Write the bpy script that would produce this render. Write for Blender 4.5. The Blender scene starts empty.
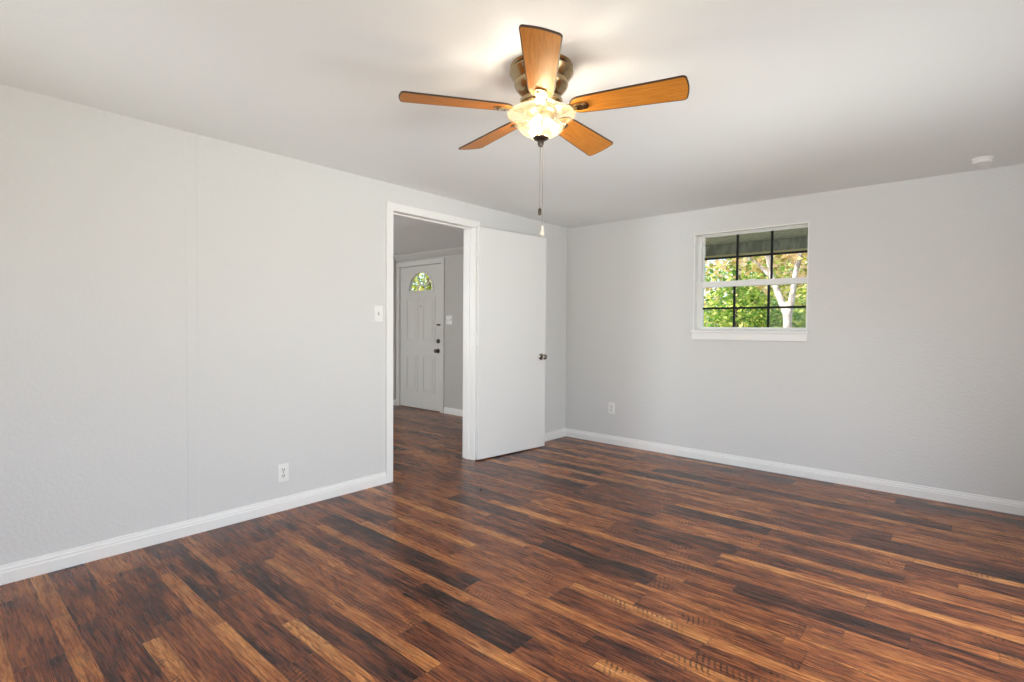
import bpy, bmesh, math, random
from mathutils import Vector, Matrix
C = bpy.context.scene.collection
sc = bpy.context.scene
PI = math.pi
rnd = random.Random(7)

# ------------------------------------------------------------------ camera
CAM = Vector((3.2497, -4.6298, 1.1742)); PITCH, YAW, ROLL, FPX = 0.02749, 0.71484, 0.00778, 524.21
fw = Vector((-math.sin(YAW)*math.cos(PITCH), math.cos(YAW)*math.cos(PITCH), -math.sin(PITCH)))
rt = fw.cross(Vector((0, 0, 1))).normalized(); up = rt.cross(fw)
r2 = rt*math.cos(ROLL)+up*math.sin(ROLL); u2 = up*math.cos(ROLL)-rt*math.sin(ROLL)
cam_d = bpy.data.cameras.new('camera'); cam = bpy.data.objects.new('camera', cam_d); C.objects.link(cam)
m = Matrix((r2, u2, -fw)).transposed().to_4x4(); m.translation = CAM
cam.matrix_world = m
cam_d.sensor_width = 36.0; cam_d.lens = FPX/1024*36.0; cam_d.clip_start = 0.05
sc.camera = cam

# ------------------------------------------------------------------ exposure, sky, sun, daylight at the openings, added fill lamps
sc.view_settings.view_transform = 'Standard'; sc.view_settings.look = 'None'
sc.view_settings.exposure = 0.0; sc.view_settings.gamma = 1.0; sc.view_settings.use_curve_mapping = False
sc.cycles.use_denoising = True
sc.cycles.max_bounces = 12; sc.cycles.diffuse_bounces = 8; sc.cycles.transparent_max_bounces = 16
world = bpy.data.worlds.new('sky'); sc.world = world; world.use_nodes = True
wn = world.node_tree.nodes; wl = world.node_tree.links
sky = wn.new('ShaderNodeTexSky'); sky.sky_type = 'NISHITA'; sky.sun_disc = False
sky.sun_elevation = math.radians(52); sky.sun_rotation = math.radians(200); sky.air_density = 0.8; sky.dust_density = 2.0
wl.new(sky.outputs[0], wn['Background'].inputs[0]); wn['Background'].inputs[1].default_value = 0.42
sun_d = bpy.data.lights.new('sun', 'SUN'); sun_d.energy = 7.5; sun_d.angle = 0.01; sun_d.color = (1, .95, .86)
sun = bpy.data.objects.new('sun', sun_d); C.objects.link(sun)
sun.rotation_euler = Vector((0.55, 0.62, -0.85)).to_track_quat('-Z', 'Y').to_euler()
def opening_lamp(name, loc, aim, sx, sy, power, col, spread=180):
    d = bpy.data.lights.new(name, 'AREA'); d.shape = 'RECTANGLE'; d.size = sx; d.size_y = sy; d.energy = power; d.color = col; d.spread = math.radians(spread)
    o = bpy.data.objects.new(name, d); C.objects.link(o); o.location = loc
    o.rotation_euler = Vector(aim).to_track_quat('-Z', 'Z').to_euler()
W, L, H = 3.86, -5.65, 2.2266          # right wall x, rear wall y, ceiling height
DAY = (0.93, 0.985, 1.0)
# area lamps for daylight at unseen openings; upward ones added to brighten the ceiling
opening_lamp('daylight_right_window', (W+.05, -2.0, 1.0), (-1, 0, 0), 1.15, 1.15, 11.6, DAY)
opening_lamp('skylight_right_window', (W+.052, -2.0, 1.0), (-1, 0, -.5), 1.15, 1.15, 15.5, DAY, 140)
opening_lamp('added_upfill_right', (W+.055, -2.0, 1.0), (-1, 0, .35), 1.15, 1.15, 5.7, DAY, 70)
opening_lamp('daylight_right_far_window', (W+.05, -3.6, 1.0), (-1, 0, -.5), 1.15, 1.15, 22, DAY, 140)
opening_lamp('added_upfill_rear', (1.0, L-.05, 1.2), (0, 1, .35), 1.15, 1.15, 5.3, DAY, 70)  # rear pair: fill lamps added in unseen openings to lift the far ceiling
opening_lamp('added_upfill_rear_far', (3.0, L-.05, 1.2), (0, 1, .35), 1.15, 1.15, 10.5, DAY, 70)
opening_lamp('added_hall_fill', (-2.3, -5.08, 1.4), (0, 1, .9), 1.2, 1.2, 95, DAY)  # fill lamp added to brighten the hall, set in an unseen opening

# ------------------------------------------------------------------ materials
def mat(name, col, rough=.5, metal=0, bump=None, spec=.5, coat=0, emit=None, estr=0, trans=0):
    M = bpy.data.materials.new(name); M.use_nodes = True
    n = M.node_tree.nodes; l = M.node_tree.links; b = n['Principled BSDF']
    b.inputs['Base Color'].default_value = (*col, 1); b.inputs['Roughness'].default_value = rough
    b.inputs['Metallic'].default_value = metal; b.inputs['Specular IOR Level'].default_value = spec
    b.inputs['Coat Weight'].default_value = coat; b.inputs['Coat Roughness'].default_value = .15
    if emit: b.inputs['Emission Color'].default_value = (*emit, 1); b.inputs['Emission Strength'].default_value = estr
    if bump:
        tc = n.new('ShaderNodeTexCoord'); nz = n.new('ShaderNodeTexNoise'); bp = n.new('ShaderNodeBump')
        nz.inputs['Scale'].default_value = bump[0]; nz.inputs['Detail'].default_value = 3
        bp.inputs['Strength'].default_value = bump[1]; bp.inputs['Distance'].default_value = bump[2]
        l.new(tc.outputs['Object'], nz.inputs['Vector']); l.new(nz.outputs['Fac'], bp.inputs['Height']); l.new(bp.outputs[0], b.inputs['Normal'])
    return M
class G:                                  # small node-graph writer
    def __init__(s, name):
        s.M = bpy.data.materials.new(name); s.M.use_nodes = True
        s.n = s.M.node_tree.nodes; s.l = s.M.node_tree.links; s.b = s.n['Principled BSDF']
    def put(s, sock, v):
        if isinstance(v, (int, float)): sock.default_value = v
        elif isinstance(v, tuple): sock.default_value = v
        else: s.l.new(v, sock)
    def math(s, op, a, b=0.0, c=None):
        x = s.n.new('ShaderNodeMath'); x.operation = op; s.put(x.inputs[0], a); s.put(x.inputs[1], b)
        if c is not None: s.put(x.inputs[2], c)
        return x.outputs[0]
    def comb(s, x, y, z):
        k = s.n.new('ShaderNodeCombineXYZ'); s.put(k.inputs[0], x); s.put(k.inputs[1], y); s.put(k.inputs[2], z); return k.outputs[0]
    def white(s, x, y, z=0.0):
        k = s.n.new('ShaderNodeTexWhiteNoise'); k.noise_dimensions = '3D'; s.l.new(s.comb(x, y, z), k.inputs['Vector']); return k.outputs['Value']
    def noise(s, vec, scale=1.0, detail=4.0, rough=.55, dist=0.0):
        k = s.n.new('ShaderNodeTexNoise'); s.l.new(vec, k.inputs['Vector']); k.inputs['Scale'].default_value = scale
        k.inputs['Detail'].default_value = detail; k.inputs['Roughness'].default_value = rough; k.inputs['Distortion'].default_value = dist
        return k.outputs['Fac']
    def ramp(s, fac, stops, interp='LINEAR'):
        k = s.n.new('ShaderNodeValToRGB'); s.l.new(fac, k.inputs[0]); e = k.color_ramp.elements; k.color_ramp.interpolation = interp
        while len(e) < len(stops): e.new(.5)
        for el, (p, c) in zip(e, stops): el.position = p; el.color = (*c, 1) if len(c) == 3 else c
        return k.outputs[0]
    def mix(s, fac, a, b, mode='MIX'):
        k = s.n.new('ShaderNodeMix'); k.data_type = 'RGBA'; k.blend_type = mode
        s.put(k.inputs['Factor'], fac); s.put(k.inputs[6], a); s.put(k.inputs[7], b); return k.outputs[2]
    def smooth(s, v, lo, hi):
        k = s.n.new('ShaderNodeMapRange'); k.interpolation_type = 'SMOOTHSTEP'
        s.put(k.inputs[0], v); k.inputs[1].default_value = lo; k.inputs[2].default_value = hi; return k.outputs[0]
    def objxyz(s):
        tc = s.n.new('ShaderNodeTexCoord'); k = s.n.new('ShaderNodeSeparateXYZ'); s.l.new(tc.outputs['Object'], k.inputs[0])
        return tc.outputs['Object'], k.outputs[0], k.outputs[1], k.outputs[2]

def wood_floor():
    g = G('laminate_floor'); vec, x, y, z = g.objxyz()
    P, NW = .1975, .32
    v = g.math('DIVIDE', g.math('ADD', y, 3.098+20*P), P)
    row = g.math('FLOOR', v); fr = g.math('SUBTRACT', v, row)
    narrow = g.math('LESS_THAN', fr, NW)
    strip = g.math('ADD', g.math('MULTIPLY', row, 2.0), narrow)
    off = g.white(strip, 3.7)
    u = g.math('ADD', g.math('DIVIDE', g.math('ADD', x, 20.0), .63), g.math('MULTIPLY', off, 5.0))
    seg = g.math('FLOOR', u); fu = g.math('SUBTRACT', u, seg)
    rA = g.white(seg, strip, 1.0); rB = g.white(seg, strip, 2.0); rC = g.white(seg, strip, 9.0)
    # grain coordinates: long along x, a different piece of wood in every strip
    gv = g.comb(g.math('ADD', g.math('MULTIPLY', x, 1.0), g.math('MULTIPLY', rB, 37.0)), g.math('ADD', g.math('MULTIPLY', y, 11.0), g.math('MULTIPLY', rA, 53.0)), rC)
    big = g.noise(gv, 2.2, 5, .6, .8)
    gv2 = g.comb(g.math('ADD', g.math('MULTIPLY', x, 1.6), g.math('MULTIPLY', rB, 17.0)), g.math('ADD', g.math('MULTIPLY', y, 34.0), g.math('MULTIPLY', rA, 31.0)), rC)
    fine = g.noise(gv2, 4.0, 6, .68, .5)
    blot = g.noise(g.comb(g.math('ADD', x, g.math('MULTIPLY', rB, 9.0)), g.math('ADD', g.math('MULTIPLY', y, 2.4), g.math('MULTIPLY', rA, 9.0)), rC), 4.5, 3, .5, .2)
    # tone of the piece
    tw = g.math('MULTIPLY_ADD', rA, .44, .16)
    tn = g.math('MULTIPLY_ADD', g.math('POWER', rA, .7), .50, .29)
    tone = g.math('ADD', g.math('MULTIPLY', narrow, g.math('SUBTRACT', tn, tw)), tw)
    t = g.math('ADD', tone, g.math('MULTIPLY', g.math('SUBTRACT', big, .5), 1.05))
    t = g.math('ADD', t, g.math('MULTIPLY', g.math('SUBTRACT', fine, .5), 1.05))
    t = g.math('ADD', t, g.math('MULTIPLY', g.math('SUBTRACT', blot, .5), .62))
    t = g.math('ADD', t, -.01)
    col = g.ramp(t, [(0.0, (.012, .007, .0065)), (.18, (.044, .016, .012)), (.36, (.150, .045, .021)), (.56, (.285, .093, .033)), (.78, (.45, .180, .056)), (1.0, (.58, .28, .10))])
    smoke = g.smooth(g.noise(g.comb(g.math('MULTIPLY', x, 1.3), g.math('ADD', g.math('MULTIPLY', y, 4.5), g.math('MULTIPLY', rB, 40.0)), rA), 3.0, 4, .6), .56, .74)
    col = g.mix(g.math('MULTIPLY', smoke, .40), col, (.032, .017, .014, 1))
    sv = g.comb(g.math('MULTIPLY_ADD', rB, 21.0, g.math('MULTIPLY', x, 1.1)), g.math('MULTIPLY_ADD', rA, 61.0, g.math('ADD', g.math('MULTIPLY', y, 46.0), g.math('MULTIPLY', big, 3.0))), rC)
    streak = g.smooth(g.noise(sv, 2.6, 3, .6), .60, .68)
    col = g.mix(g.math('MULTIPLY', streak, .55), col, (.020, .010, .007, 1))
    lowv = g.comb(g.math('MULTIPLY_ADD', rB, 33.0, g.math('MULTIPLY', x, .9)), g.math('MULTIPLY_ADD', rA, 27.0, g.math('MULTIPLY', y, 9.0)), rC)
    ring = g.smooth(g.math('SINE', g.math('MULTIPLY', g.noise(lowv, 1.6, 2, .4), 110.0)), .15, .95)
    col = g.mix(g.math('MULTIPLY', ring, g.math('MULTIPLY_ADD', rB, .42, .08)), col, (.035, .014, .008, 1))
    hair = g.noise(g.comb(g.math('MULTIPLY', x, 7.0), g.math('MULTIPLY_ADD', rA, 40.0, g.math('MULTIPLY', y, 150.0)), rB), 3.0, 3, .7)
    col = g.mix(1.0, col, g.ramp(hair, [(.32, (.50, .45, .42)), (.50, (1, 1, 1)), (.68, (1.4, 1.36, 1.30))]), 'MULTIPLY')
    # rough-sawn hatch marks across some pieces
    hv = g.math('SINE', g.math('ADD', g.math('MULTIPLY', x, 300.0), g.math('ADD', g.math('MULTIPLY', y, 110.0), g.math('MULTIPLY', big, 7.0))))
    hm = g.math('MULTIPLY', g.smooth(hv, -.1, .9), g.math('MULTIPLY', g.math('GREATER_THAN', rC, .62), g.smooth(g.noise(g.comb(g.math('ADD', x, rA), g.math('MULTIPLY', y, 3.0), rB), 5.0, 2), .5, .66)))
    col = g.mix(g.math('MULTIPLY', hm, .82), col, (.022, .012, .009, 1))
    # joints: plank edges dark, edges between strips of one plank barely marked
    e1 = g.math('MINIMUM', fr, g.math('SUBTRACT', 1.0, fr))
    eb = g.math('SUBTRACT', 1.0, g.smooth(e1, .004, .014))
    e2 = g.math('SUBTRACT', 1.0, g.smooth(g.math('ABSOLUTE', g.math('SUBTRACT', fr, NW)), .003, .012))
    e3 = g.math('SUBTRACT', 1.0, g.smooth(g.math('MINIMUM', fu, g.math('SUBTRACT', 1.0, fu)), .0015, .0045))
    jn = g.math('MAXIMUM', g.math('MULTIPLY', eb, .65), g.math('MAXIMUM', g.math('MULTIPLY', e2, .25), g.math('MULTIPLY', e3, .5)))
    col = g.mix(jn, col, (.012, .008, .006, 1))
    g.l.new(col, g.b.inputs['Base Color'])
    g.put(g.b.inputs['Roughness'], g.math('MULTIPLY_ADD', fine, .16, .20)); g.b.inputs['Specular IOR Level'].default_value = .29
    bp = g.n.new('ShaderNodeBump'); bp.inputs['Strength'].default_value = .25; bp.inputs['Distance'].default_value = .002
    hgt = g.math('SUBTRACT', g.math('MULTIPLY', fine, .5), g.math('ADD', jn, g.math('MULTIPLY', hm, .3)))
    g.l.new(hgt, bp.inputs['Height']); g.l.new(bp.outputs[0], g.b.inputs['Normal'])
    return g.M
def wall_paint(name, col, seam=False, amt=.3):
    g = G(name); vec, x, y, z = g.objxyz()
    g.b.inputs['Base Color'].default_value = (*col, 1); g.b.inputs['Roughness'].default_value = .55; g.b.inputs['Specular IOR Level'].default_value = .35
    h = g.math('ADD', g.math('MULTIPLY', g.smooth(g.noise(vec, 55.0, 3, .5), .42, .62), .6), g.math('MULTIPLY', g.noise(vec, 160.0, 2), .4))
    if seam:      # taped board joint, standing a hair proud of the wall
        d = g.math('ABSOLUTE', g.math('ADD', y, 3.595))
        h = g.math('ADD', h, g.math('MULTIPLY', g.math('SUBTRACT', 1.0, g.smooth(d, .022, .034)), 2.6))
    bp = g.n.new('ShaderNodeBump'); bp.inputs['Strength'].default_value = amt; bp.inputs['Distance'].default_value = .003
    g.l.new(h, bp.inputs['Height']); g.l.new(bp.outputs[0], g.b.inputs['Normal'])
    return g.M
def fan_wood():
    g = G('fan_blade_wood'); vec, x, y, z = g.objxyz()
    gv = g.comb(g.math('MULTIPLY', x, 1.0), g.math('MULTIPLY', y, 14.0), z)
    t = g.math('ADD', g.math('MULTIPLY', g.noise(gv, 9.0, 6, .62, .4), .7), g.math('MULTIPLY', g.noise(gv, 45.0, 3), .3))
    col = g.ramp(t, [(.2, (.26, .085, .012)), (.5, (.52, .195, .028)), (.8, (.68, .29, .055))])
    g.l.new(col, g.b.inputs['Base Color']); g.b.inputs['Roughness'].default_value = .42; g.b.inputs['Coat Weight'].default_value = 0; g.b.inputs['Coat Roughness'].default_value = .3; g.b.inputs['Specular IOR Level'].default_value = .14
    return g.M
def leaf_mat(name, stops):
    g = G(name); oi = g.n.new('ShaderNodeNewGeometry')
    col = g.ramp(oi.outputs['Random Per Island'], stops)
    g.l.new(col, g.b.inputs['Base Color']); g.b.inputs['Roughness'].default_value = .55
    tr = g.n.new('ShaderNodeBsdfTranslucent'); g.l.new(col, tr.inputs[0])
    mx = g.n.new('ShaderNodeMixShader'); mx.inputs[0].default_value = .45
    g.l.new(g.b.outputs[0], mx.inputs[1]); g.l.new(tr.outputs[0], mx.inputs[2]); g.l.new(mx.outputs[0], g.n['Material Output'].inputs[0])
    return g.M
def pane_glass(name):
    g = G(name); g.n.remove(g.b)
    tr = g.n.new('ShaderNodeBsdfTransparent'); gl = g.n.new('ShaderNodeBsdfGlossy'); gl.inputs['Roughness'].default_value = .02
    lw = g.n.new('ShaderNodeLayerWeight'); fr = g.math('MULTIPLY_ADD', g.math('POWER', lw.outputs['Facing'], 5.0), .6, .008); mx = g.n.new('ShaderNodeMixShader')
    tr.inputs[0].default_value = (.95, .965, .95, 1)
    g.l.new(fr, mx.inputs[0]); g.l.new(tr.outputs[0], mx.inputs[1]); g.l.new(gl.outputs[0], mx.inputs[2]); g.l.new(mx.outputs[0], g.n['Material Output'].inputs[0])
    return g.M
def bowl_glass():
    g = G('bowl_glass'); g.n.remove(g.b)
    tc = g.n.new('ShaderNodeTexCoord')
    nz = g.noise(tc.outputs['Object'], 22.0, 3, .5, 1.2)
    sx = g.n.new('ShaderNodeSeparateXYZ'); g.l.new(tc.outputs['Object'], sx.inputs[0]); zc = sx.outputs[2]
    tr = g.n.new('ShaderNodeBsdfTransparent'); tr.inputs[0].default_value = (.97, .91, .80, 1)
    tl = g.n.new('ShaderNodeBsdfTranslucent'); tl.inputs[0].default_value = (.98, .88, .70, 1)
    df = g.n.new('ShaderNodeBsdfDiffuse'); df.inputs[0].default_value = (.92, .88, .80, 1)
    gl = g.n.new('ShaderNodeBsdfGlossy'); gl.inputs['Roughness'].default_value = .12
    m1 = g.n.new('ShaderNodeMixShader'); g.l.new(g.math('ADD', g.math('MULTIPLY_ADD', g.smooth(nz, .42, .62), .026, .011), g.math('MULTIPLY', g.smooth(zc, 2.006-2.2266, 2.034-2.2266), .15)), m1.inputs[0]); g.l.new(tr.outputs[0], m1.inputs[1]); g.l.new(tl.outputs[0], m1.inputs[2])
    m2 = g.n.new('ShaderNodeMixShader'); m2.inputs[0].default_value = .005; g.l.new(m1.outputs[0], m2.inputs[1]); g.l.new(df.outputs[0], m2.inputs[2])
    m3 = g.n.new('ShaderNodeMixShader'); lw = g.n.new('ShaderNodeLayerWeight'); fr = g.math('MULTIPLY_ADD', g.math('POWER', lw.outputs['Facing'], 4.0), .5, .015)
    g.l.new(fr, m3.inputs[0]); g.l.new(m2.outputs[0], m3.inputs[1]); g.l.new(gl.outputs[0], m3.inputs[2]); g.l.new(m3.outputs[0], g.n['Material Output'].inputs[0])
    return g.M
def bark(name, a, b):
    g = G(name); vec, x, y, z = g.objxyz()
    g.l.new(g.ramp(g.noise(g.comb(g.math('MULTIPLY', x, 3.0), g.math('MULTIPLY', y, 3.0), z), 5.0, 4), [(.40, a), (.58, b)]), g.b.inputs['Base Color']); g.b.inputs['Roughness'].default_value = .85
    return g.M
M_FLOOR = wood_floor()
M_WALL = wall_paint('grey_wall_paint', (.706, .708, .700)); M_WALLS = wall_paint('grey_wall_paint_with_seam', (.706, .708, .700), True, .35)
M_CEIL = wall_paint('ceiling_paint', (.852, .872, .868), False, .10)
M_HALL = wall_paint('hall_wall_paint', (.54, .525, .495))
M_TRIM = mat('white_trim_paint', (.87, .87, .855), .35); M_DOOR = mat('white_door_paint', (.82, .82, .81), .42)
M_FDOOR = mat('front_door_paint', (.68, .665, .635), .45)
M_PLATE = mat('white_plastic', (.86, .86, .84), .35); M_SLOT = mat('dark_slot', (.03, .03, .03), .6)
M_NICKEL = mat('dark_nickel', (.30, .27, .24), .22, 1); M_BRASS = mat('antique_brass', (.42, .315, .175), .24, 1)
M_BRONZE = mat('dark_bronze', (.10, .08, .065), .35, .9); M_CHAIN = mat('chain_metal', (.30, .27, .24), .55, .5)
M_FAN = fan_wood(); M_EDGE = mat('blade_dark_edge', (.045, .022, .010), .4)
M_BULB = mat('lit_bulb', (1, .9, .75), .4, emit=(1, .87, .69), estr=270)
M_BOWL = bowl_glass(); M_GLASS = pane_glass('window_glass')
M_VINYL = mat('white_vinyl', (.84, .85, .84), .4); M_MUNTIN = mat('black_muntin', (.010, .011, .010), .5, spec=.2)
M_SOFFIT = bark('weathered_board', (.30, .31, .27), (.46, .47, .41)); M_FASCIA = mat('cream_fascia', (.75, .68, .42), .6)
M_GRASS = mat('dry_grass', (.36, .33, .19), .9, bump=(8, .6, .05)); M_ROOF = mat('roof_felt', (.2, .19, .18), .9)
M_PALEBARK = bark('pale_bark', (.30, .25, .22), (.60, .53, .49)); M_BARK = bark('brown_bark', (.16, .12, .09), (.30, .23, .18))
M_FENCE = bark('fence_wood', (.30, .22, .15), (.45, .35, .26))
LEAF_G = leaf_mat('green_leaves', [(0, (.08, .20, .035)), (.4, (.20, .38, .06)), (.7, (.50, .60, .12)), (1, (.85, .82, .28))])
LEAF_Y = leaf_mat('yellow_green_leaves', [(0, (.09, .19, .02)), (.35, (.28, .42, .05)), (.7, (.66, .64, .10)), (1, (.9, .76, .30))])
LEAF_A = leaf_mat('autumn_leaves', [(0, (.22, .27, .05)), (.3, (.60, .50, .16)), (.7, (.88, .66, .38)), (1, (.90, .80, .62))])

# ------------------------------------------------------------------ helpers
def tag(o, label=None, cat=None, group=None, kind=None):
    for k, v in (('label', label), ('category', cat), ('group', group), ('kind', kind)):
        if v: o[k] = v
    return o
def link(name, bm, mats, parent=None, smooth=False):
    me = bpy.data.meshes.new(name); bmesh.ops.recalc_face_normals(bm, faces=bm.faces); bm.to_mesh(me); bm.free()
    for mm in (mats if isinstance(mats, (list, tuple)) else [mats]): me.materials.append(mm)
    if smooth:
        for p in me.polygons: p.use_smooth = True
        me.set_sharp_from_angle(angle=math.radians(40))
    o = bpy.data.objects.new(name, me); C.objects.link(o)
    if parent is not None: o.parent = parent
    return o
def empty(name, loc=(0, 0, 0), rz=0):
    o = bpy.data.objects.new(name, None); C.objects.link(o); o.location = loc; o.rotation_euler = (0, 0, rz); o.empty_display_size = .05; return o
def box(bm, a, b, bev=0.0, mi=0):
    lo = [min(p, q) for p, q in zip(a, b)]; hi = [max(p, q) for p, q in zip(a, b)]
    t = bmesh.new(); bmesh.ops.create_cube(t, size=1.0)
    for v in t.verts: v.co = Vector([l+(h-l)*(c+.5) for l, h, c in zip(lo, hi, v.co)])
    if bev: bmesh.ops.bevel(t, geom=t.edges[:], offset=bev, segments=2, affect='EDGES', profile=.6)
    add(bm, t, mi); return bm
def add(bm, t, mi=0, M=None):
    if M is not None: bmesh.ops.transform(t, matrix=M, verts=t.verts[:])
    mp = {v: bm.verts.new(v.co) for v in t.verts}
    for f in t.faces:
        nf = bm.faces.new([mp[v] for v in f.verts]); nf.material_index = mi if mi else f.material_index
    t.free()
def prism(bm, pts, axis, lo, hi, mi=0):
    """extrude a 2-D outline: axis 0 -> pts are (y,z), 1 -> (x,z), 2 -> (x,y)"""
    def P(p, t): return Vector((t, p[0], p[1])) if axis == 0 else Vector((p[0], t, p[1])) if axis == 1 else Vector((p[0], p[1], t))
    A = [bm.verts.new(P(p, lo)) for p in pts]; B = [bm.verts.new(P(p, hi)) for p in pts]; n = len(pts)
    fs = [bm.faces.new(A[::-1]), bm.faces.new(B)] + [bm.faces.new((A[i], A[(i+1) % n], B[(i+1) % n], B[i])) for i in range(n)]
    for f in fs: f.material_index = mi
    return bm
def lathe(bm, prof, seg=40, c=(0, 0, 0), M=None, mi=0):
    t = bmesh.new(); rings = []
    for r, z in prof:
        if r < 1e-5: rings.append([t.verts.new((0, 0, z))])
        else: rings.append([t.verts.new((r*math.cos(2*PI*i/seg), r*math.sin(2*PI*i/seg), z)) for i in range(seg)])
    for a, b in zip(rings, rings[1:]):
        for i in range(seg):
            j = (i+1) % seg
            if len(a) == 1 and len(b) == 1: continue
            if len(a) == 1: t.faces.new((a[0], b[j], b[i]))
            elif len(b) == 1: t.faces.new((a[i], a[j], b[0]))
            else: t.faces.new((a[i], a[j], b[j], b[i]))
    add(bm, t, mi, M if M is not None else Matrix.Translation(c)); return bm
def tube(bm, pts, rad, seg=10, mi=0):
    pts = [Vector(p) for p in pts]; n = len(pts); rad = rad if isinstance(rad, (list, tuple)) else [rad]*n; rings = []
    for i, p in enumerate(pts):
        d = (pts[min(i+1, n-1)]-pts[max(i-1, 0)]).normalized(); a = d.orthogonal().normalized() if abs(d.z) > .99 else d.cross(Vector((0, 0, 1))).normalized(); b = d.cross(a)
        if i == 0: a0 = a
        else:
            a = (a0-d*a0.dot(d)).normalized(); b = d.cross(a); a0 = a
        rings.append([bm.verts.new(p+(a*math.cos(2*PI*k/seg)+b*math.sin(2*PI*k/seg))*rad[i]) for k in range(seg)])
    for a, b in zip(rings, rings[1:]):
        for k in range(seg): bm.faces.new((a[k], a[(k+1) % seg], b[(k+1) % seg], b[k])).material_index = mi
    bm.faces.new(rings[0][::-1]).material_index = mi; bm.faces.new(rings[-1]).material_index = mi
    return bm
def slab_with_holes(axis, t0, t1, u0, u1, z0, z1, holes):
    """wall box; holes = [(ua,ub,za,zb)] sorted along u"""
    bm = bmesh.new()
    def bx(ua, ub, za, zb):
        if ub-ua < 1e-5 or zb-za < 1e-5: return
        box(bm, (t0, ua, za), (t1, ub, zb)) if axis == 0 else box(bm, (ua, t0, za), (ub, t1, zb))
    u = u0
    for ua, ub, za, zb in sorted(holes):
        bx(u, ua, z0, z1); bx(ua, ub, z0, za); bx(ua, ub, zb, z1); u = ub
    bx(u, u1, z0, z1); return bm
def structure(name, bm, m_, label, cat=None, **k): return tag(link(name, bm, m_, **k), label, cat or name.split('_')[0], kind='structure')

# ------------------------------------------------------------------ room shell
YN, YF, HD = -2.2567, -1.3999, 2.0275      # bedroom doorway: near jamb, far jamb, head height
PT = .115                                   # partition thickness
HX, HY, HH = -3.10, .095, 2.195             # hall: left wall x, front wall y, ceiling
FX0, FX1, FH = -3.0274, -2.1221, 2.019      # front door
X0, X1, Z0, Z1 = 1.3856, 2.2985, 1.1562, 2.0123  # window opening
structure('floor', box(bmesh.new(), (HX-.12, L-.15, -.06), (W+.15, .25, 0)), M_FLOOR, 'dark reddish brown wood plank laminate floor running through the doorway')
structure('ceiling', box(bmesh.new(), (-.001, L-.15, H), (W+.15, .15, H+.12)), M_CEIL, 'smooth off white ceiling above the bedroom')
structure('ceiling_hall', box(bmesh.new(), (HX-.12, -5.15, HH), (-.001, .25, HH+.15)), M_CEIL, 'off white ceiling of the hall seen through the doorway', 'ceiling')
structure('wall_left', slab_with_holes(0, -PT, 0, L, 0.0, 0, H, [(YN-.018, YF+.018, 0, HD+.018)]), M_WALLS, 'light grey textured wall on the left around the doorway')
structure('wall_back', slab_with_holes(1, 0, .15, -PT, W+.15, 0, H, [(X0, X1, Z0, Z1)]), M_WALL, 'light grey wall at the back with the small window')
RY0, RY1, RZ0, RZ1 = -4.2, -1.4, .4, 1.65
structure('wall_right', slab_with_holes(0, W, W+.15, L, 0, 0, H, [(RY0, RY1, RZ0, RZ1)]), M_WALL, 'light grey wall on the right side')
structure('wall_rear', slab_with_holes(1, L-.15, L, -PT, W+.15, 0, H, [(.4, 1.6, .6, 1.8), (2.4, 3.6, .6, 1.8)]), M_WALL, 'light grey wall behind the viewer')
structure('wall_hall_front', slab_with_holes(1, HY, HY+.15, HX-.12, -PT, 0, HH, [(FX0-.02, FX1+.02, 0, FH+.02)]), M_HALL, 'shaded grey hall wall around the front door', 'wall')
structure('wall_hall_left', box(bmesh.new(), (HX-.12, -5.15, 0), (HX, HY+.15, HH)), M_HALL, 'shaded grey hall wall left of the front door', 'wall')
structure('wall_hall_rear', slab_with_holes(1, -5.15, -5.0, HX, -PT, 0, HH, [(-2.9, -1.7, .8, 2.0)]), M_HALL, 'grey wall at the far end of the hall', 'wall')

def base_profile(): return [(0, 0), (.015, 0), (.015, .052), (.0115, .058), (.0115, .066), (.007, .072), (.0055, .084), (0, .085)]
def baseboard(name, label, a, b, nrm):
    """a,b: floor points on the wall; nrm: into the room"""
    a, b, nrm = Vector(a), Vector(b), Vector(nrm); bm = bmesh.new()
    A = [bm.verts.new(Vector((a.x, a.y, 0))+nrm*p+Vector((0, 0, q))) for p, q in base_profile()]
    B = [bm.verts.new(Vector((b.x, b.y, 0))+nrm*p+Vector((0, 0, q))) for p, q in base_profile()]
    n = len(A); bm.faces.new(A); bm.faces.new(B[::-1])
    for i in range(n): bm.faces.new((A[i], B[i], B[(i+1) % n], A[(i+1) % n]))
    structure(name, bm, M_TRIM, label)
CW = .058
baseboard('baseboard_left', 'white baseboard along the left wall up to the doorway', (0, L, 0), (0, YN-CW, 0), (1, 0, 0))
baseboard('baseboard_corner', 'short white baseboard behind the open door', (0, YF+CW, 0), (0, 0, 0), (1, 0, 0))
baseboard('baseboard_back', 'white baseboard along the back wall under the window', (.0, 0, 0), (W, 0, 0), (0, -1, 0))
baseboard('baseboard_right', 'white baseboard along the right wall', (W, L, 0), (W, -.015, 0), (-1, 0, 0))
baseboard('baseboard_hall', 'white hall baseboard right of the front door', (FX1+.075, HY, 0), (-PT, HY, 0), (0, -1, 0))
baseboard('baseboard_hall_left', 'white hall baseboard left of the front door', (HX, -5, 0), (HX, HY, 0), (1, 0, 0))

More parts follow.
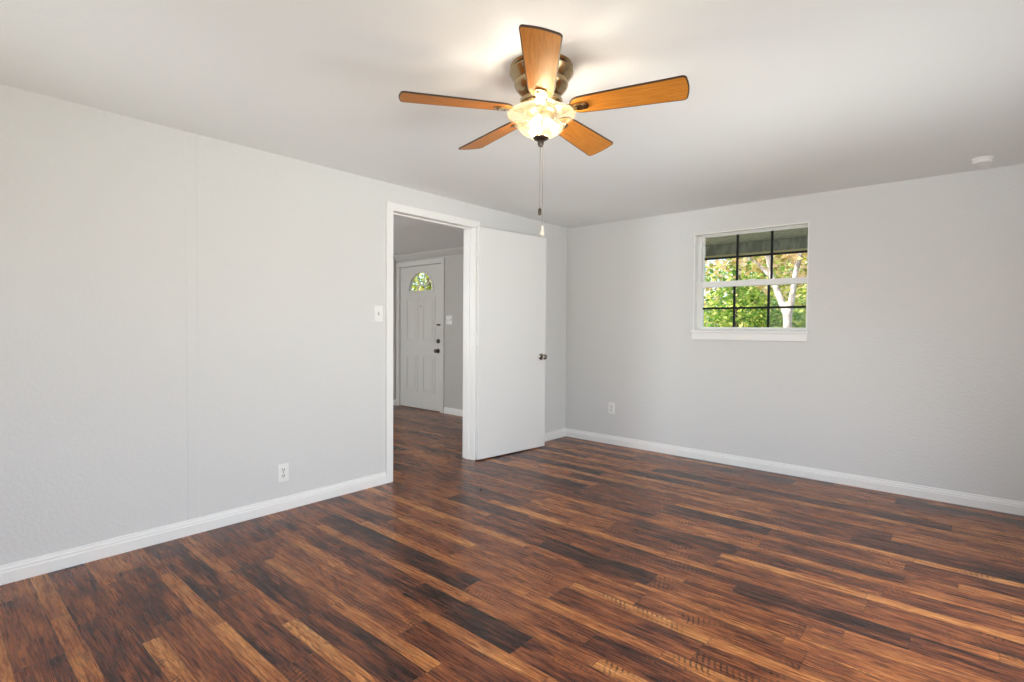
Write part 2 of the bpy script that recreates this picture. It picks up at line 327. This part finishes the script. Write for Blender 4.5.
# doorway: casing on the room side, casing on the hall side, jamb with stop
t = empty('trim_1'); tag(t, 'white door casing and jamb around the open doorway', 'trim', kind='structure')
bm = bmesh.new()
box(bm, (0, YN-CW, 0), (.018, YN, HD), .003); box(bm, (0, YF, 0), (.018, YF+CW, HD), .003); box(bm, (0, YN-CW, HD), (.0185, YF+CW, HD+CW), .003)
link('door_casing', bm, M_TRIM, t)
bm = bmesh.new()
box(bm, (-PT-.016, YN-CW, 0), (-PT, YN, HD), .003); box(bm, (-PT-.016, YF, 0), (-PT, YF+CW, HD), .003); box(bm, (-PT-.0165, YN-CW, HD), (-PT, YF+CW, HD+CW), .003)
link('door_casing', bm, M_TRIM, t)
bm = bmesh.new()
box(bm, (-PT, YN-.018, 0), (0, YN, HD)); box(bm, (-PT, YF, 0), (0, YF+.018, HD)); box(bm, (-PT, YN-.018, HD), (0, YF+.018, HD+.018))
link('door_jamb', bm, M_TRIM, t)
bm = bmesh.new()
box(bm, (-.085, YN, 0), (-.045, YN+.011, HD), .002); box(bm, (-.085, YF-.011, 0), (-.045, YF, HD), .002); box(bm, (-.0855, YN, HD-.011), (-.0445, YF, HD), .002)
link('door_stop', bm, M_TRIM, t)

# the open white door, swung back almost to the wall
HXd, HYd = .056, -1.389; SXd, SYd = .149, -.558
d1 = empty('door_1', (HXd, HYd, 0), math.atan2(SYd-HYd, SXd-HXd)); tag(d1, 'plain white flush door swung wide open from the doorway', 'door', kind='structure')
DW = math.hypot(SXd-HXd, SYd-HYd)
link('door_slab', box(bmesh.new(), (0, 0, .010), (DW, .035, 2.0338), .0015), M_DOOR, d1)
def knob(bm, M):
    lathe(bm, [(0, 0), (.031, 0), (.032, .004), (.028, .008), (.012, .012), (.0105, .028), (.014, .034), (.024, .040), (.027, .050), (.024, .060), (.014, .066), (0, .067)], 28, M=M)
for side in (-1, 1):
    bm = bmesh.new(); M = Matrix.Translation((DW-.062, 0 if side < 0 else .035, .885)) @ Matrix.Rotation(PI/2 if side < 0 else -PI/2, 4, 'X')
    knob(bm, M); tag(link('door_knob', bm, M_NICKEL, d1, smooth=True), 'dark metal round knob')
bm = bmesh.new(); box(bm, (DW, .005, .85), (DW+.0015, .030, .92), .0005); tag(link('latch_plate', bm, M_NICKEL, d1), 'small dark metal latch plate')
for z in (.305, 1.05, 1.822):
    bm = bmesh.new()
    box(bm, (-.0015, .001, z-.045), (.0, .034, z+.045))
    for k in range(5): lathe(bm, [(0, 0), (.0065, 0), (.0065, .0165), (0, .0165)], 14, c=(-.005, .037, z-.045+k*.018))
    lathe(bm, [(0, .0), (.0045, 0), (.005, .004), (0, .008)], 12, c=(-.005, .037, z+.045))
    link('hinge', bm, M_PLATE, d1)

# crown strip in the hall
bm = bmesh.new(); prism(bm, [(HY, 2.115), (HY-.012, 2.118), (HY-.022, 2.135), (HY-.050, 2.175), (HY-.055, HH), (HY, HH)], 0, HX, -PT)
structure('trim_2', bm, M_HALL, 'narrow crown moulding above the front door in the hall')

# front door of the hall
d2 = empty('door_2', (FX0, HY, 0)); tag(d2, 'off white panelled front door with fan shaped window', 'door', kind='structure')
FW = FX1-FX0; fx = FW/2+.005; FR, FZ = .262, 1.668; y0, y1 = .012, .056
bm = bmesh.new(); N = 20
arc = [(fx+FR*math.cos(PI-PI/2*i/N), FZ+FR*math.sin(PI/2*i/N)) for i in range(N+1)]
left = [(0, .008), (fx, .008), (fx, FZ)] + arc + [(fx, FH), (0, FH)]
right = [(2*fx-p[0], p[1]) for p in left]; right = [(FW if abs(p[0]-2*fx) < 1e-6 else p[0], p[1]) for p in right]
prism(bm, left, 1, y0, y1); prism(bm, right[::-1], 1, y0, y1); bmesh.ops.remove_doubles(bm, verts=bm.verts[:], dist=1e-5)
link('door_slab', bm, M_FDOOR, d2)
bm = bmesh.new()                                # arched bead round the fan light
for r0, r1 in ((FR-.004, FR+.022),):
    for k in range(2*N):
        a, b = PI*k/(2*N), PI*(k+1)/(2*N)
        pts = [(fx+r*math.cos(q), FZ+r*math.sin(q)) for r, q in ((r0, a), (r1, a), (r1, b), (r0, b))]
        prism(bm, pts, 1, .004, .012)
box(bm, (fx-FR-.022, .004, FZ-.022), (fx+FR+.022, .012, FZ+.004))
link('fan_light_bead', bm, M_FDOOR, d2)
bm = bmesh.new(); prism(bm, [(fx+FR*math.cos(PI*k/40), FZ+FR*math.sin(PI*k/40)) for k in range(41)], 1, .030, .036); link('fan_light_pane', bm, M_GLASS, d2)
bm = bmesh.new()
for a in (36, 72, 108, 144):
    a = math.radians(a); dx, dz = math.cos(a), math.sin(a); w = .0055
    prism(bm, [(fx+.085*dx-w*dz, FZ+.085*dz+w*dx), (fx+.085*dx+w*dz, FZ+.085*dz-w*dx), (fx+FR*dx+w*dz, FZ+FR*dz-w*dx), (fx+FR*dx-w*dz, FZ+FR*dz+w*dx)], 1, .022, .032)
for k in range(16):
    a, b = PI*k/16, PI*(k+1)/16
    prism(bm, [(fx+r*math.cos(q), FZ+r*math.sin(q)) for r, q in ((.078, a), (.095, a), (.095, b), (.078, b))], 1, .022, .032)
link('fan_light_grille', bm, M_FDOOR, d2)
for (xa, xb, za, zb) in ((.205, .465, .96, 1.575), (.555, .775, .96, 1.575), (.205, .465, .245, .76), (.555, .775, .245, .76)):
    xa, xb = (.135, .405) if xa < .5 else (.505, .775)
    bm = bmesh.new()                            # raised moulding round a raised field
    for e in ((xa, xa+.028, za, zb), (xb-.028, xb, za, zb), (xa+.028, xb-.028, za, za+.028), (xa+.028, xb-.028, zb-.028, zb)):
        box(bm, (e[0], .004, e[2]), (e[1], .013, e[3]), .003)
    box(bm, (xa+.05, .007, za+.05), (xb-.05, .013, zb-.05), .004)
    link('door_panel', bm, M_FDOOR, d2)
bm = bmesh.new(); knob(bm, Matrix.Translation((FW-.07, .012, .835)) @ Matrix.Rotation(PI/2, 4, 'X')); tag(link('door_knob', bm, M_BRONZE, d2, smooth=True), 'dark round door knob')
bm = bmesh.new(); lathe(bm, [(0, 0), (.031, 0), (.030, .012), (.022, .018), (0, .018)], 24, M=Matrix.Translation((FW-.065, .012, .968)) @ Matrix.Rotation(PI/2, 4, 'X')); box(bm, (FW-.069, -.02, .953), (FW-.061, -.004, .983), .001)
tag(link('deadbolt', bm, M_BRONZE, d2, smooth=True), 'dark round deadbolt turn')
bm = bmesh.new(); box(bm, (FW-.10, .004, 1.178), (FW-.02, .012, 1.202), .002); box(bm, (FW-.045, -.004, 1.183), (FW-.03, .004, 1.197), .002); tag(link('door_guard', bm, M_NICKEL, d2), 'metal security latch')
bm = bmesh.new(); lathe(bm, [(0, 0), (.009, 0), (.008, .004), (0, .004)], 16, M=Matrix.Translation((fx, .012, 1.45)) @ Matrix.Rotation(PI/2, 4, 'X')); link('peephole', bm, M_NICKEL, d2)
tf = empty('trim_3'); tag(tf, 'off white casing and sill of the front door in the hall', 'trim', kind='structure')
bm = bmesh.new(); cw = .062
box(bm, (FX0-cw-.006, HY-.017, 0), (FX0-.006, HY, FH+.006), .003); box(bm, (FX1+.006, HY-.017, 0), (FX1+.006+cw, HY, FH+.006), .003); box(bm, (FX0-cw-.006, HY-.0175, FH+.006), (FX1+.006+cw, HY, FH+.006+cw), .003)
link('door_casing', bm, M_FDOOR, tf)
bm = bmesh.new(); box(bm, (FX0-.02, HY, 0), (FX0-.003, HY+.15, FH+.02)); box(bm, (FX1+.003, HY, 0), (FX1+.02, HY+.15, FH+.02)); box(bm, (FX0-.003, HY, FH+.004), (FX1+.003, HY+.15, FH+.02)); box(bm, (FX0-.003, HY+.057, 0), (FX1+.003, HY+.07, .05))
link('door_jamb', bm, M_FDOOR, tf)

# ------------------------------------------------------------------ window in the back wall
w1 = empty('window_1', ((X0+X1)/2, 0, Z0)); tag(w1, 'small white two sash window with black grids in the back wall', 'window', kind='structure')
ox, oz = -(X0+X1)/2, -Z0
def wbox(bm, a, b, bev=0.0): return box(bm, (a[0]+ox, a[1], a[2]+oz), (b[0]+ox, b[1], b[2]+oz), bev)
bm = bmesh.new(); LN = .008
wbox(bm, (X0, -.001, Z0), (X0+LN, .15, Z1)); wbox(bm, (X1-LN, -.001, Z0), (X1, .15, Z1)); wbox(bm, (X0+LN, -.001, Z1-LN), (X1-LN, .15, Z1)); wbox(bm, (X0+LN, .03, Z0), (X1-LN, .15, Z0+LN))
link('window_lining', bm, M_TRIM, w1)
bm = bmesh.new(); a, b, c, d = X0+LN, X1-LN, Z0+LN, Z1-LN; FT = .034
wbox(bm, (a, .066, c), (a+FT, .14, d), .002); wbox(bm, (b-.010, .066, c), (b, .14, d), .002); wbox(bm, (a, .066, d-.008), (b, .14, d), .002); wbox(bm, (a, .066, c), (b, .14, c+.006), .002)
link('window_frame', bm, M_VINYL, w1)
ga, gb = X0+LN+.030, X1-LN-.006; zm0, zm1 = 1.538, 1.588
def sash(y, za, zb, rt, rb, sw, mz, mx):
    s = bmesh.new()
    wbox(s, (ga, y, za), (ga+sw, y+.024, zb), .002); wbox(s, (gb-sw*.5, y, za), (gb, y+.024, zb), .002)
    wbox(s, (ga, y-.0005, za), (gb, y+.0245, za+rb), .002); wbox(s, (ga, y-.0005, zb-rt), (gb, y+.0245, zb), .002)
    o = link('sash', s, M_VINYL, w1)
    for xx in mx: link('muntin', wbox(bmesh.new(), (xx-.009, y+.006, za+rb), (xx+.009, y+.018, zb-rt)), M_MUNTIN, o)
    link('muntin', wbox(bmesh.new(), (ga+sw, y+.0065, mz-.009), (gb-sw*.5, y+.0175, mz+.009)), M_MUNTIN, o)
    link('window_pane', wbox(bmesh.new(), (ga+sw*.6, y+.010, za+rb*.5), (gb-sw*.3, y+.014, zb-rt*.5)), M_GLASS, o)
    return o
su = sash(.098, zm0, Z1-LN-.006, .009, .04, .018, 1.796, (1.725, 2.003))
sl = sash(.070, Z0+LN+.004, zm1, .05, .016, .018, 1.350, (1.715, 1.992))
link('sash_lock', wbox(bmesh.new(), (1.83, .058, zm1-.012), (1.89, .072, zm1+.006), .003), M_VINYL, sl)
bm = bmesh.new(); wbox(bm, (X0-.012, -.030, Z0-.020), (X1+.012, .066, Z0), .003); wbox(bm, (X0-.004, -.016, Z0-.082), (X1+.004, 0, Z0-.020), .003)
link('window_sill', bm, M_TRIM, w1)

# ------------------------------------------------------------------ outlets, switches, smoke alarm
def plate(bm, w, h, t=.006): box(bm, (-w/2, -t, -h/2), (w/2, 0, h/2), .0025)
def orient(o, loc, rz): o.location = loc; o.rotation_euler = (0, 0, rz); return o
def outlet(loc, rz, label):
    o = empty('wall_outlet'); orient(o, loc, rz); tag(o, label, 'outlet', 'duplex wall outlets near the floor')
    bm = bmesh.new(); plate(bm, .070, .112); link('cover_plate', bm, M_PLATE, o)
    for s in (-1, 1):
        bm = bmesh.new(); zc = s*.0195
        prism(bm, [(.0172*math.cos(q)*1.0, max(-.0135, min(.0135, .0172*math.sin(q)))+zc) for q in [2*PI*k/28 for k in range(28)]], 1, -.0085, -.0055)
        r = link('receptacle', bm, M_PLATE, o)
        bm = bmesh.new()
        box(bm, (-.0085, -.0092, zc-.003), (-.0045, -.0083, zc+.009)); box(bm, (.0045, -.0092, zc-.003), (.0085, -.0083, zc+.008))
        lathe(bm, [(0, 0), (.0032, 0), (.0032, .0009), (0, .0009)], 12, M=Matrix.Translation((0, -.0083, zc-.0085)) @ Matrix.Rotation(PI/2, 4, 'X'))
        tag(link('slots', bm, M_SLOT, r), 'dark plug slots')
    bm = bmesh.new(); lathe(bm, [(0, 0), (.0035, 0), (.003, .0012), (0, .0014)], 12, M=Matrix.Translation((0, -.006, 0)) @ Matrix.Rotation(PI/2, 4, 'X')); link('screw', bm, M_NICKEL, o)
outlet((0, -3.088, .2385), PI/2, 'white duplex outlet low on the left wall, left of the doorway')
outlet((.567, 0, .361), 0, 'white duplex outlet low on the back wall, near the room corner')
def switch(loc, rz, label, gangs):
    o = empty('light_switch'); orient(o, loc, rz); tag(o, label, 'light switch')
    bm = bmesh.new(); plate(bm, .072+.046*(gangs-1), .117); link('cover_plate', bm, M_PLATE, o)
    for k in range(gangs):
        x = (k-(gangs-1)/2)*.046
        s = bmesh.new(); box(s, (x-.006, -.0075, -.013), (x+.006, -.005, .013), .001); link('toggle_slot', s, mat('slot_grey', (.45, .45, .44), .5), o)
        s = bmesh.new(); prism(s, [(-.006, -.006), (-.006, .006), (-.020, .013), (-.021, .006)], 0, x-.0042, x+.0042); link('toggle', s, M_PLATE, o)
        for z in (-.03, .03):
            s = bmesh.new(); lathe(s, [(0, 0), (.003, 0), (.0026, .001), (0, .0012)], 10, M=Matrix.Translation((x, -.006, z)) @ Matrix.Rotation(PI/2, 4, 'X')); link('screw', s, M_PLATE, o)
switch((0, -2.378, 1.2615), PI/2, 'white single light switch on the left wall just left of the doorway', 1)
switch((-1.957, HY, 1.2555), 0, 'white double light switch on the hall wall right of the front door', 2)
sm = empty('smoke_detector', (3.294, -.30, H)); tag(sm, 'round white smoke detector on the ceiling above the back wall', 'smoke detector')
bm = bmesh.new(); lathe(bm, [(0, 0), (.052, 0), (.053, -.006), (.050, -.010), (0, -.010)], 36); link('mounting_plate', bm, M_PLATE, sm, smooth=True)
bm = bmesh.new(); lathe(bm, [(0, -.010), (.048, -.010), (.049, -.020), (.044, -.029), (.032, -.033), (.018, -.033), (.015, -.030), (0, -.030)], 36); link('detector_body', bm, M_PLATE, sm, smooth=True)

# ------------------------------------------------------------------ ceiling fan
FC = Vector((1.9206, -2.9293, H)); ZB = 2.0523-H
fan = empty('ceiling_fan', FC); tag(fan, 'five blade brown ceiling fan with brass housing and lit glass bowl', 'ceiling fan')
bm = bmesh.new(); lathe(bm, [(0, 0), (.126, 0), (.127, -.006), (.120, -.012), (0, -.012)], 56); link('ceiling_plate', bm, M_BRASS, fan, smooth=True)
bm = bmesh.new(); lathe(bm, [(0, -.012), (.108, -.012), (.116, -.016), (.128, -.022), (.129, -.028), (.125, -.033), (.118, -.045), (.108, -.054), (.104, -.058), (.108, -.064), (.110, -.072), (.106, -.084), (.096, -.096), (.082, -.106), (.070, -.110), (.060, -.112), (0, -.112)], 56)
link('motor_housing', bm, M_BRASS, fan, smooth=True)
bm = bmesh.new(); lathe(bm, [(0, -.112), (.052, -.112), (.072, -.118), (.086, -.134), (.088, -.150), (.080, -.158), (.060, -.162), (0, -.162)], 48)
link('blade_hub', bm, M_BRASS, fan, smooth=True)
ZR = 2.037-H
bm = bmesh.new(); lathe(bm, [(0, -.162), (.060, -.162), (.062, -.172), (.060, -.184), (.044, -.188), (0, -.188)], 40); link('light_fitter', bm, M_BRASS, fan, smooth=True)
BL = [(-.0216, -.0202, -.2462, .5637), (-.0137, -.0086, -.2243, .5657), (.0046, .0465, -.2904, .5612), (-.0006, .0278, -.2378, .5707), (.0022, -.0515, -.1394, .5601)]
def blade_mesh(R):
    # outline in blade space: x along the radius, y across; root rounded, tip nearly square with soft corners
    r0, wr, wt = .118, .050, .0685; pts = []
    for k in range(13):
        a = PI/2+PI*k/12; pts.append((r0+.050+.050*math.cos(a), wr*math.sin(a)))
    n = 9; rc = .018
    def half(x): return wr+(wt-wr)*min(1, (x-r0-.05)/(R-r0-.05))**.8
    low = [(x, -half(x)) for x in [r0+.05+(R-rc-r0-.05)*k/n for k in range(1, n)]]
    pts += low
    for k in range(7):
        a = -PI/2+PI/2*k/6; pts.append((R-rc+rc*math.cos(a), -(wt-rc)+rc*math.sin(a)))
    for k in range(1, 8): pts.append((R+.006*math.sin(PI*k/8), -(wt-rc)+2*(wt-rc)*k/8))
    for k in range(7):
        a = PI/2*k/6; pts.append((R-rc+rc*math.cos(a), (wt-rc)+rc*math.sin(a)))
    pts += [(x, -y) for x, y in reversed(low)]
    return pts
for k, (dr, da, tau, R) in enumerate(BL):
    A = -.8931+k*2*PI/5+da
    rad = Vector((math.cos(A)*math.cos(dr), math.sin(A)*math.cos(dr), -math.sin(dr))); tan = Vector((-math.sin(A), math.cos(A), 0)); nn = rad.cross(tan)
    ty = tan*math.cos(tau)+nn*math.sin(tau); tz = rad.cross(ty)
    Mx = Matrix((rad, ty, tz)).transposed().to_4x4(); Mx.translation = (0, 0, ZB)
    o = bpy.data.objects.new('blade', None)
    pts = blade_mesh(R); bm = bmesh.new(); cx = sum(p[0] for p in pts)/len(pts); n = len(pts)
    def inset(p, q, s, i):                      # a little inside the outline
        a, b = Vector(q[i-1]), Vector(q[(i+1) % n]); t_ = (b-a).normalized(); nl = Vector((-t_.y, t_.x)); return Vector(p)+nl*s
    T = .0055
    out_t = [bm.verts.new((p[0], p[1], T/2)) for p in pts]; out_b = [bm.verts.new((p[0], p[1], -T/2)) for p in pts]
    ins = [inset(p, pts, .0045, i) for i, p in enumerate(pts)]
    in_b = [bm.verts.new((p.x, p.y, -T/2-.0002)) for p in ins]; in_t = [bm.verts.new((p.x, p.y, T/2+.0002)) for p in ins]
    for i in range(n):
        j = (i+1) % n
        for q in ((out_t[i], out_t[j], out_b[j], out_b[i]), (out_b[i], out_b[j], in_b[j], in_b[i]), (out_t[i], out_t[j], in_t[j], in_t[i])): bm.faces.new(q).material_index = 1
    bm.faces.new(in_b); bm.faces.new(in_t)
    bl = link('blade', bm, [M_FAN, M_EDGE], fan); bl.matrix_local = Mx
    # blade iron: arm out of the hub, oval plate under the blade
    bm = bmesh.new()
    arm = [(.070, .030), (.100, .026), (.122, .016), (.136, .016), (.150, .021), (.170, .0225), (.185, .020), (.194, .012), (.197, 0)]
    outl = arm + [(x, -y) for x, y in reversed(arm[:-1])]
    prism(bm, outl, 2, -T/2-.0062, -T/2-.0006)
    ir = [(.143, .011), (.155, .014), (.170, .015), (.182, .0125), (.187, 0)]
    prism(bm, ir + [(x, -y) for x, y in reversed(ir[:-1])], 2, -T/2-.0095, -T/2-.006)
    br = link('blade_bracket', bm, M_BRASS, fan); br.matrix_local = Mx
    bm = bmesh.new()
    for sx_, sy_ in ((.150, 0), (.176, .007), (.176, -.007)): lathe(bm, [(0, -T/2-.0095), (.0042, -T/2-.0095), (.0034, -T/2-.0118), (0, -T/2-.0122)], 10, c=(sx_, sy_, 0))
    link('screw', bm, M_BRONZE, br)
# glass bowl
bm = bmesh.new()
outer = [(.137, ZR), (.1395, ZR-.003), (.137, ZR-.008), (.126, ZR-.016), (.112, ZR-.026), (.103, ZR-.036), (.098, ZR-.046), (.090, ZR-.060), (.077, ZR-.073), (.058, ZR-.084), (.036, ZR-.090), (.012, ZR-.092)]
inner = [(max(.008, r-.0035), z+.003) for r, z in reversed(outer[2:])]
lathe(bm, outer+inner+[(.1335, ZR-.001), (.137, ZR)], 64); link('light_bowl', bm, M_BOWL, fan, smooth=True)
bm = bmesh.new(); lathe(bm, [(0, -.188), (.006, -.188), (.006, ZR-.094), (0, ZR-.094)], 12); link('center_rod', bm, M_BRASS, fan)
bm = bmesh.new(); zf = ZR-.0915; lathe(bm, [(0, zf+.001), (.030, zf+.001), (.033, zf-.003), (.030, zf-.008), (.021, zf-.012), (.013, zf-.016), (.0125, zf-.024), (.012, zf-.031), (.008, zf-.038), (0, zf-.040)], 32); link('finial', bm, M_BRONZE, fan, smooth=True)
for k in range(3):
    a = .75+k*2*PI/3; dv = Vector((math.cos(a), math.sin(a), -1.0)).normalized(); M = dv.to_track_quat('Z', 'Y').to_matrix().to_4x4(); M.translation = Vector((0, 0, -.186))+dv*.030
    bm = bmesh.new(); lathe(bm, [(0, 0), (.014, 0), (.015, .020), (.012, .024), (0, .024)], 18, M=M); sk = link('lamp_socket', bm, M_PLATE, fan, smooth=True)
    bm = bmesh.new(); lathe(bm, [(0, .024), (.009, .024), (.0105, .030), (.0145, .040), (.016, .048), (.0145, .056), (.009, .0625), (0, .064)], 20, M=M); link('bulb', bm, M_BULB, sk, smooth=True)
# pull chains
rdir = Vector((math.cos(YAW), math.sin(YAW), 0))
for off, zt, zb_, kind in ((-.002, zf-.030, 1.655-H, 'dark'), (.009, zf-.030, 1.585-H, 'pale')):
    p = rdir*off; bm = bmesh.new(); tube(bm, [(p.x*.8, p.y*.8, zt), (p.x, p.y, zt-.02), (p.x, p.y, zb_)], .0011, 6)
    z = zt-.02
    while z > zb_: lathe(bm, [(0, -.0017), (.0017, 0), (0, .0017)], 6, c=(p.x, p.y, z)); z -= .0055
    ch = link('pull_chain', bm, M_CHAIN, fan)
    bm = bmesh.new()
    if kind == 'dark': lathe(bm, [(0, .004), (.004, .003), (.0065, -.003), (.0072, -.020), (.005, -.025), (0, -.026)], 14, c=(p.x, p.y, zb_)); tag(link('chain_fob', bm, M_BRONZE, ch, smooth=True), 'small dark chain fob')
    else: lathe(bm, [(0, .003), (.004, .002), (.0055, -.004), (.006, -.020), (.011, -.030), (.011, -.034), (.006, -.039), (0, -.041)], 16, c=(p.x, p.y, zb_)); tag(link('chain_fob', bm, mat('pale_fob', (.75, .68, .60), .3), ch, smooth=True), 'pale bell shaped chain fob')

# tiny dark chip lying on the floor before the doorway
bm = bmesh.new(); bmesh.ops.create_icosphere(bm, subdivisions=2, radius=1)
for v in bm.verts: v.co = Vector((v.co.x*.010, v.co.y*.005, .0045+v.co.z*.0045))*(1+.25*math.sin(v.co.x*5+v.co.z*3))
for v in bm.verts: v.co.z = max(v.co.z, 0)
o = link('debris_chip', bm, mat('dark_chip', (.02, .014, .012), .6)); o.location = (.639, -1.949, 0); o.rotation_euler = (0, 0, 1.1); tag(o, 'tiny dark chip lying on the floor in front of the doorway', 'debris')

# ------------------------------------------------------------------ outdoors, seen through the window and the fan light
structure('ground', box(bmesh.new(), (-30, -12, -.35), (30, 40, -.25)), M_GRASS, 'dry grass of the yard outside')
structure('roof', box(bmesh.new(), (HX-.5, L-.6, H+.14), (W+.6, .35, H+.30)), M_ROOF, 'unseen flat roof slab over the house, added to block sunlight')  # unseen slab, added to keep sunlight from leaking into the rooms
pc = empty('patio_cover', (1.0, 1.7, -.25)); tag(pc, 'weathered wooden patio cover outside along the top of the window', 'patio cover')
zz = .25; bm = bmesh.new()
for k in range(14): box(bm, (-2.6, -1.33+k*.2, 2.36+zz), (2.6, -1.33+k*.2+.192, 2.385+zz))
link('roof_boards', bm, M_SOFFIT, pc)
link('beam', box(bmesh.new(), (-2.6, 1.28, 2.215+zz), (2.6, 1.34, 2.36+zz), .004), M_SOFFIT, pc)
link('edge_board', box(bmesh.new(), (-2.62, 1.26, 2.185+zz), (2.62, 1.345, 2.215+zz), .003), M_FASCIA, pc)
for x in (-2.4, 2.4): link('post', box(bmesh.new(), (x-.045, 1.26, 0), (x+.045, 1.35, 2.185+zz), .005), M_SOFFIT, pc)

def leaves(bm, c, r, n, size, rn):
    for _ in range(n):
        while True:
            p = Vector((rn.uniform(-1, 1), rn.uniform(-1, 1), rn.uniform(-1, 1)))
            if .25 < p.length < 1: break
        p = Vector((p.x*r[0], p.y*r[1], p.z*r[2]))+Vector(c)
        a = Vector((rn.gauss(0, 1), rn.gauss(0, 1), rn.gauss(0, .6))).normalized(); b = a.cross(Vector((rn.gauss(0, 1), rn.gauss(0, 1), rn.gauss(0, 1)))).normalized()
        s = size*rn.uniform(.6, 1.25); nrm = a.cross(b)
        v = [bm.verts.new(p+q) for q in (-a*s*.5, b*s*.30+nrm*s*.06, a*s*.55, -b*s*.30+nrm*s*.06)]
        bm.faces.new((v[0], v[1], v[2])); bm.faces.new((v[0], v[2], v[3]))
def tree(name, label, base, branches, clumps, leafm, barkm, size, seed):
    rn = random.Random(seed); t_ = empty(name, base); tag(t_, label, 'tree')
    bm = bmesh.new()
    for pts, rad in branches: tube(bm, pts, rad, 12)
    link('trunk', bm, barkm, t_, smooth=True)
    bm = bmesh.new()
    for c, r, n in clumps: leaves(bm, c, r, int(n*1.9), size, rn)
    me = bpy.data.meshes.new('foliage'); bm.to_mesh(me); bm.free(); me.materials.append(leafm)
    o = bpy.data.objects.new('foliage', me); C.objects.link(o); o.parent = t_
G0 = -.25
# pale forked trunk in the right-hand panes
tree('pale_tree', 'pale barked forked tree behind the right panes of the window', (.44, 7.4, G0),
     [([(.02, 0, -.05), (0, 0, .4), (-.02, 0, 1.2), (-.03, 0, 1.75), (-.02, 0, 1.98)], [.12, .092, .08, .085, .07]),
      ([(-.04, 0, 1.72), (-.18, .02, 2.05), (-.36, .05, 2.5), (-.48, .1, 3.1), (-.8, .2, 4.2)], [.08, .065, .055, .05, .03]),
      ([(-.01, 0, 1.75), (.05, .0, 2.1), (.09, .03, 2.55), (.24, .1, 3.3), (.3, .1, 4.4)], [.08, .06, .05, .045, .03]),
      ([(-.36, .05, 2.5), (-.7, .2, 2.85), (-1.2, .3, 3.3)], [.04, .03, .02])],
     [((-.9, .6, 3.4), (1.2, 1.0, .75), 420), ((.5, .5, 3.3), (1.0, 1.0, .7), 380), ((-.1, .9, 2.5), (1.0, .5, .4), 90)], LEAF_A, M_PALEBARK, .17, 3)
tree('green_tree', 'bushy green tree behind the left panes of the window', (-1.45, 9.9, G0),
     [([(0, 0, -.05), (.05, 0, .8), (0, 0, 1.8), (.1, 0, 3.0)], [.10, .08, .06, .03]), ([(0, 0, 1.2), (.4, -.1, 1.9), (.7, -.1, 2.4)], [.05, .035, .02])],
     [((.1, 0, 1.85), (1.15, .9, .8), 900), ((.95, .1, 1.55), (.75, .7, .6), 500), ((.2, .2, 2.9), (1.2, .9, .5), 260)], LEAF_G, M_BARK, .15, 5)
tree('yellow_green_tree', 'light yellow green tree behind the middle panes of the window', (-1.0, 12.1, G0),
     [([(0, 0, -.05), (0, 0, 1.0), (.06, 0, 2.2), (.0, 0, 3.4)], [.11, .09, .06, .03])],
     [((.0, 0, 2.35), (.95, .8, .75), 650), ((.6, .3, 1.6), (1.0, .7, .6), 560), ((-.1, .2, 3.3), (1.3, .9, .6), 320)], LEAF_Y, M_BARK, .13, 8)
tree('dark_shrub_tree', 'deep green leafy tree low behind the pale trunk outside', (-1.7, 14.6, G0),
     [([(0, 0, -.05), (0, 0, 1.0), (.05, 0, 2.3)], [.12, .09, .04])],
     [((.0, 0, 1.9), (1.5, .9, 1.1), 900), ((-1.3, .3, 1.6), (1.2, .9, 1.0), 600), ((.9, .2, 2.0), (1.1, .9, 1.2), 600)], LEAF_G, M_BARK, .15, 11)
tree('autumn_tree', 'tall pale autumn tree rising behind the others outside the window', (-2.4, 17.6, G0),
     [([(0, 0, -.05), (0, 0, 1.5), (.1, 0, 3.2), (0, 0, 5)], [.16, .13, .09, .04]), ([(.05, 0, 2.2), (.8, 0, 3.2), (1.6, 0, 4.0)], [.07, .05, .03])],
     [((.2, 0, 3.3), (2.1, 1.2, 1.1), 850), ((1.7, 0, 3.4), (1.6, 1.1, 1.0), 500), ((-.5, 0, 1.8), (1.8, 1.0, 1.0), 500), ((-2.2, 0, 3.2), (1.5, 1.0, 1.3), 600)], LEAF_A, M_PALEBARK, .2, 14)
tree('front_yard_tree', 'yellow green tree seen through the fan window of the front door', (-10.2, 6.6, G0),
     [([(0, 0, -.05), (0, 0, 1.2), (.1, 0, 2.4), (0, 0, 3.6)], [.16, .13, .09, .04])],
     [((.2, -.1, 2.9), (1.9, 1.3, 1.1), 1100), ((.3, .0, 1.9), (1.5, 1.0, .8), 400)], LEAF_Y, M_BARK, .16, 21)
f = empty('yard_fence', (-2, 20.5, G0)); tag(f, 'brown board fence at the far end of the yard', 'fence')
bm = bmesh.new()
for k in range(70): box(bm, (-7+k*.2, 0, .03), (-7+k*.2+.192, .02, 1.75+.012*(k % 3)))
link('fence_boards', bm, M_FENCE, f)
bm = bmesh.new()
for z in (.35, 1.45): box(bm, (-7, .02, z), (7, .06, z+.09))
link('fence_rail', bm, M_FENCE, f)
